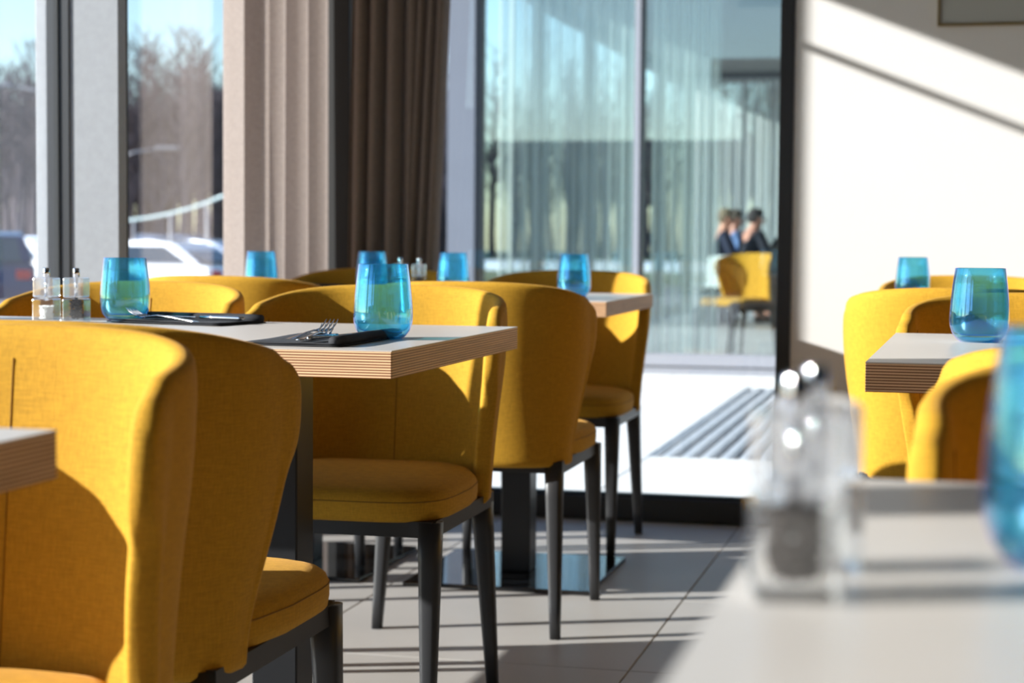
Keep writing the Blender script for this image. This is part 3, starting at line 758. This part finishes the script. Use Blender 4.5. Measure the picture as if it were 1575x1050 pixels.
for j, (zz, k) in enumerate(((.750, 1.0), (.748, 1.03), (.55, 1.05), (.42, 1.07))):
    rr_ = []
    for i in range(N_):
        a_ = 2*pi*i/N_; e = .35; wv = 1+(.02*sin(9*a_))*(j > 1)
        rr_.append(bm.verts.new((.40*k*wv*math.copysign(abs(cos(a_))**e, cos(a_)), .42*k*wv*math.copysign(abs(sin(a_))**e, sin(a_)), zz)))
    ring.append(rr_)
for a_, b_ in zip(ring, ring[1:]):
    for i in range(N_): bm.faces.new((a_[i], a_[(i+1) % N_], b_[(i+1) % N_], b_[i]))
bm.faces.new(ring[0])
tc_ = from_bm('tablecloth', bm, M['cloth'], None, True); tc_.location = (tx[0], tx[1], 0); tag(tc_, 'white cloth draped over the table across the courtyard', 'tablecloth')
cxy = px2(1133, 14.3)
chair(cxy[0], cxy[1], 150, 'yellow chair behind the facade glass across the courtyard', 'yellow chairs in the opposite wing')
wxy = px2(1172, 13.9)
wc = empty('wicker_chair', (wxy[0], wxy[1], 0), radians(100)); tag(wc, 'dark woven chair behind the facade glass, beside the black window post', 'chair')
bm = bmesh.new(); add_box(bm, -.25, .25, -.25, .25, .38, .44); bmesh.ops.bevel(bm, geom=bm.edges[:], offset=.02, segments=2, affect='EDGES'); from_bm('seat', bm, M['wicker'], wc)
bm = bmesh.new(); pr = []
for i in range(13):
    a_ = pi*(i/12)
    pr.append([(.26*cos(a_)*k, -.08-.20*sin(a_)*k, z) for k in (1, .88) for z in (.40, .86)])
V_ = [[bm.verts.new(p) for p in q] for q in pr]
for a_, b_ in zip(V_, V_[1:]):
    for i, j in ((0, 1), (1, 3), (3, 2), (2, 0)): bm.faces.new((a_[i], a_[j], b_[j], b_[i]))
for q in (V_[0], V_[-1]): bm.faces.new((q[0], q[1], q[3], q[2]))
from_bm('backrest', bm, M['wicker'], wc)
for sx in (-1, 1):
    for sy in (-1, 1):
        bm = bmesh.new(); leg_bm(bm, (sx*.21, sy*.21, .39), (sx*.24, sy*.25, .01), .035, .02); from_bm('leg', bm, M['legmetal'], wc, True)

# ================================================================== OUTSIDE: parking, cars, forest
GZ = -.62
struct(box('ground_parking', -60, -3.7, 4, 62, GZ-.2, GZ, M['asphalt']))
struct(box('ground_near', -60, -2.4, -40, 4, GZ-.2, GZ, M['asphalt']))  # unseen ground given dark asphalt to cut light bounced indoors
struct(box('ground_north', -3.7, 40, 24.6, 62, GZ-.2, GZ, M['asphalt']))
struct(box('ground_verge', -110, 60, 62, 78, GZ-.2, GZ+.15, M['grass']))
struct(box('ground_snow', -110, 60, 78, 90, GZ-.2, GZ+.45, M['snow']))
struct(box('ground_forest', -130, 70, 90, 150, GZ-.2, GZ+.5, M['grass']))
def car_mesh_bm(L_, H, Wd, kind):
    """side profile extruded with tumblehome; x along the car"""
    lo = [(-L_/2, .32), (-L_/2+.05, .62), (-L_/2+.12, .86), (-L_/2+.9, .95)]
    if kind == 'suv': roof = [(-L_/2+.1, .98), (-L_/2+.45, H-.08), (-L_/2+1.0, H), (L_/2-2.1, H), (L_/2-1.35, .98)]
    else: roof = [(-L_/2+.35, .95), (-L_/2+1.1, H-.06), (-L_/2+1.7, H), (L_/2-2.0, H-.03), (L_/2-1.15, .95)]
    nose = [(L_/2-.15, .78), (L_/2, .58), (L_/2-.03, .3)]
    body = [(-L_/2+.02, .28), (-L_/2, .6), (-L_/2+.1, .93)]+[(roof[0][0], roof[0][1])]+[(roof[-1][0], roof[-1][1])]+nose+[(L_/2-.05, .26)]
    return body, roof
def extr(bm, prof, hw0, hw1, z0, z1):
    A = [bm.verts.new((x, -(hw0+(hw1-hw0)*sm(z, z0, z1)), z)) for x, z in prof]; B = [bm.verts.new((x, (hw0+(hw1-hw0)*sm(z, z0, z1)), z)) for x, z in prof]
    n = len(prof)
    for i in range(n): bm.faces.new((A[i], A[(i+1) % n], B[(i+1) % n], B[i]))
    bm.faces.new(A[::-1]); bm.faces.new(B)
def car(x, y, rot, col, label, kind='sedan', L_=4.4, H=1.45, Wd=1.78, z=GZ):
    r = empty('car', (x, y, z), radians(rot)); tag(r, label, 'car', 'cars in the parking lot')
    paint = mat('car_paint', col, .25, .1, noise=(3, .02), coat=.6)
    body, roof = car_mesh_bm(L_, H, Wd, kind)
    bm = bmesh.new(); extr(bm, body, Wd/2, Wd/2-.04, .3, .95)
    bmesh.ops.bevel(bm, geom=bm.edges[:], offset=.04, segments=2, affect='EDGES'); from_bm('body', bm, paint, r)
    bm = bmesh.new(); extr(bm, roof, Wd/2-.06, Wd/2-.25, .95, H); bmesh.ops.bevel(bm, geom=bm.edges[:], offset=.05, segments=2, affect='EDGES'); from_bm('cabin', bm, paint, r)
    for sy in (-1, 1):
        bm = bmesh.new(); n = len(roof)
        w0, w1 = (roof[0][0]+.28, roof[-1][0]-.3)
        pts = [(w0, 1.0), (roof[1][0]+.2, H-.12), (roof[3][0]-.05, H-.12), (w1, 1.0)]
        hw = lambda zz: (Wd/2-.06+(-.19)*sm(zz, .95, H))+.012
        V = [bm.verts.new((px_, sy*hw(pz), pz)) for px_, pz in pts]+[bm.verts.new((px_, sy*(hw(pz)-.03), pz)) for px_, pz in pts]
        bm.faces.new(V[:4]); bm.faces.new(V[4:][::-1])
        for i in range(4): bm.faces.new((V[i], V[(i+1) % 4], V[4+(i+1) % 4], V[4+i]))
        from_bm('side_window', bm, M['carglass'], r)
        for xx in (-L_/2+.85, L_/2-.85):
            bm = bmesh.new(); lathe(bm, [(.31, -.1), (.33, -.08), (.33, .08), (.31, .1), (.2, .105)], 24, True, True)
            o = from_bm('wheel', bm, M['dark'], r); o.rotation_euler = (pi/2, 0, 0); o.location = (xx, sy*(Wd/2-.1), .33)
        box('tail_light', -L_/2-.01, -L_/2+.1, sy*(Wd/2-.25)-.14, sy*(Wd/2-.25)+.14, .68, .86, M['tail'], r, .02)
        box('head_light', L_/2-.22, L_/2-.06, sy*(Wd/2-.28)-.16, sy*(Wd/2-.28)+.16, .60, .72, M['chrome'], r, .02)
    bm = bmesh.new()
    V = [bm.verts.new(p) for p in ((roof[0][0]-.02, -.6, 1.02), (roof[0][0]-.02, .6, 1.02), (roof[1][0]-.02, .52, H-.12), (roof[1][0]-.02, -.52, H-.12))]
    bm.faces.new(V); o = from_bm('rear_window', bm, M['carglass'], r); s = o.modifiers.new('s', 'SOLIDIFY'); s.thickness = .02; s.offset = 0
    return r
M['carglass'] = mat('car_glass', lin(50, 62, 74), .08, 0, spec=.8)
M['tail'] = mat('red_lens', lin(190, 30, 36), .25)
def at(px_, Z): return px2(px_, Z)
p = at(48, 44); car(p[0], p[1], 150, lin(228, 230, 238), 'white hatchback with a red tail light, seen in the left window pane')
p = at(-18, 37); car(p[0], p[1], 120, lin(40, 46, 92), 'dark blue car cut by the left edge of the frame', 'suv', 4.5, 1.6)
p = at(66, 57); car(p[0], p[1], 175, lin(196, 206, 224), 'pale silver estate parked behind the white hatchback', 'suv', 4.7, 1.5)
p = at(225, 38); car(p[0], p[1], 168, lin(232, 234, 240), 'white car right of the wide grey mullion', 'sedan', 4.5, 1.45)
p = at(300, 46); car(p[0], p[1], 165, lin(200, 208, 224), 'silver car seen through the reflected curtain', 'sedan', 4.4, 1.45)
p = at(236, 60); car(p[0], p[1], 172, lin(84, 96, 120), 'grey-blue car at the back of the parking lot', 'suv', 4.6, 1.6)

def lamp_post(x, y, h, rot, label):
    r = empty('street_lamp', (x, y, GZ), radians(rot)); tag(r, label, 'street lamp', 'street lamps by the parking')
    bm = bmesh.new(); tube(bm, [(0, 0, 0), (0, 0, h*.6), (0, 0, h)], [.09, .07, .05], 10); from_bm('pole', bm, M['facadegrey'], r, True)
    bm = bmesh.new(); tube(bm, [(0, 0, h), (.5, 0, h+.18), (1.3, 0, h+.3)], .035, 8); from_bm('arm', bm, M['facadegrey'], r, True)
    box('lamp_head', 1.2, 1.95, -.14, .14, h+.27, h+.38, M['facadegrey'], r, .03)
p = at(86, 50); lamp_post(p[0], p[1], 5.3, 195, 'grey street lamp with its arm against the sky in the left pane')
p = at(186, 62); lamp_post(p[0], p[1], 4.2, 14, 'grey street lamp before the forest, right of the wide mullion')
# pale bar and posts added in place of a reflection
gd = empty('reflection_bar', (0, 0, GZ)); tag(gd, 'pale curved bar standing in for a reflection, crossing before the forest', 'reflection')
bm = bmesh.new(); P_ = [at(150+28*k, 62-2.2*k) for k in range(8)]
tube(bm, [(q[0], q[1], 2.0+.0*k+.012*k*k) for k, q in enumerate(P_)], .05, 8); from_bm('reflection_tube', bm, M['reflection_tube'], gd, True)
for k in (0, 2, 4, 6):
    bm = bmesh.new(); tube(bm, [(P_[k][0], P_[k][1], 0), (P_[k][0], P_[k][1], 2.0+.012*k*k)], .045, 6); from_bm('post', bm, M['facadegrey'], gd, True)

def tree_mesh(seed):
    r = random.Random(seed); V = []; F = []
    def seg(p, q, r0, r1, n=4):
        d = (q-p).normalized(); up = Vector((0, 0, 1)) if abs(d.z) < .9 else Vector((1, 0, 0)); x = d.cross(up).normalized(); y = x.cross(d); b0 = len(V)
        for c_, rr in ((p, r0), (q, r1)):
            for k in range(n): V.append(c_+x*rr*cos(2*pi*k/n)+y*rr*sin(2*pi*k/n))
        for k in range(n): F.append((b0+k, b0+(k+1) % n, b0+n+(k+1) % n, b0+n+k))
    H = r.uniform(9, 12.5); p = Vector((0, 0, 0)); N = 7; axis = [p]
    for k in range(N):
        q = Vector((p.x+r.uniform(-.15, .15), p.y+r.uniform(-.15, .15), H*(k+1)/N)); seg(p, q, .17*(1-k/N)+.03, .17*(1-(k+1)/N)+.03, 6); p = q; axis.append(p)
    for k in range(75):
        t = r.uniform(.22, 1)**.8; i = min(N-1, int(t*N)); b = axis[i].lerp(axis[i+1], t*N-i); a_ = r.uniform(0, 2*pi); l = r.uniform(.9, 2.4)*(1.2-t*.7)
        e = b+Vector((cos(a_)*l*.7, sin(a_)*l*.7, l*.75)); seg(b, e, .035, .014, 3)
        for _ in range(5):
            u = r.uniform(.3, 1); s_ = b.lerp(e, u); a2 = a_+r.uniform(-1, 1); l2 = l*r.uniform(.3, .6)
            seg(s_, s_+Vector((cos(a2)*l2*.6, sin(a2)*l2*.6, l2*.8)), .014, .007, 3)
    me = bpy.data.meshes.new('bare_tree'); me.from_pydata([tuple(v) for v in V], [], F); me.materials.append(M['bark']); return me
tms = [tree_mesh(s) for s in range(5)]
rt = random.Random(21); nT_ = 0
for row, (Z, n) in enumerate(((96, 58), (102, 58), (108, 58), (115, 58), (122, 58))):
    for k in range(n):
        xx = -30 + (740/n)*k + rt.uniform(-6, 6)  # rows run on to the right to cover yellow horizon sky
        q = at(xx, Z+rt.uniform(-2.5, 2.5))
        o = bpy.data.objects.new('bare_tree', tms[rt.randrange(5)]); COL.objects.link(o); o.location = (q[0], q[1], GZ+.45); s = rt.uniform(.72, 1.0)*(1+row*.03)
        o.scale = (s, s, s); o.rotation_euler = (0, 0, rt.uniform(0, 6.28))
        tag(o, 'bare leafless tree in the forest beyond the parking lot', 'tree', 'bare trees of the forest edge')

# low building behind the restaurant, seen only as a reflection in the facade across the courtyard
bb = empty('annex_building', (-12, -32, GZ)); tag(bb, 'low dark annex reflected in the facade glass across the courtyard', 'building')
box('wall', -18, 20, -3, 3, 0, 4.3, M['darkwall'], bb); box('roof', -18.3, 20.3, -3.3, 3.3, 4.3, 4.5, M['frame'], bb)

# trees added behind the opposite wing to block the yellow horizon sky
bm = bmesh.new(); r2 = random.Random(5)
for k in range(90):
    q = at(700+r2.uniform(0, 620), r2.uniform(94, 124)); me_ = tms[k % 5]
    n0 = len(bm.verts); bm.from_mesh(me_); bm.verts.ensure_lookup_table()
    bmesh.ops.transform(bm, matrix=Matrix.Translation((q[0], q[1], GZ+.45)) @ Matrix.Rotation(r2.uniform(0, 6.28), 4, 'Z') @ Matrix.Scale(r2.uniform(.75, 1.0), 4), verts=bm.verts[n0:])
me_ = bpy.data.meshes.new('horizon_screen'); bm.to_mesh(me_); bm.free(); me_.materials.clear()
tag(mesh_obj('horizon_screen', me_, M['bark']), 'bare trees added behind the opposite wing to block the yellow horizon', 'forest', None, 'stuff')
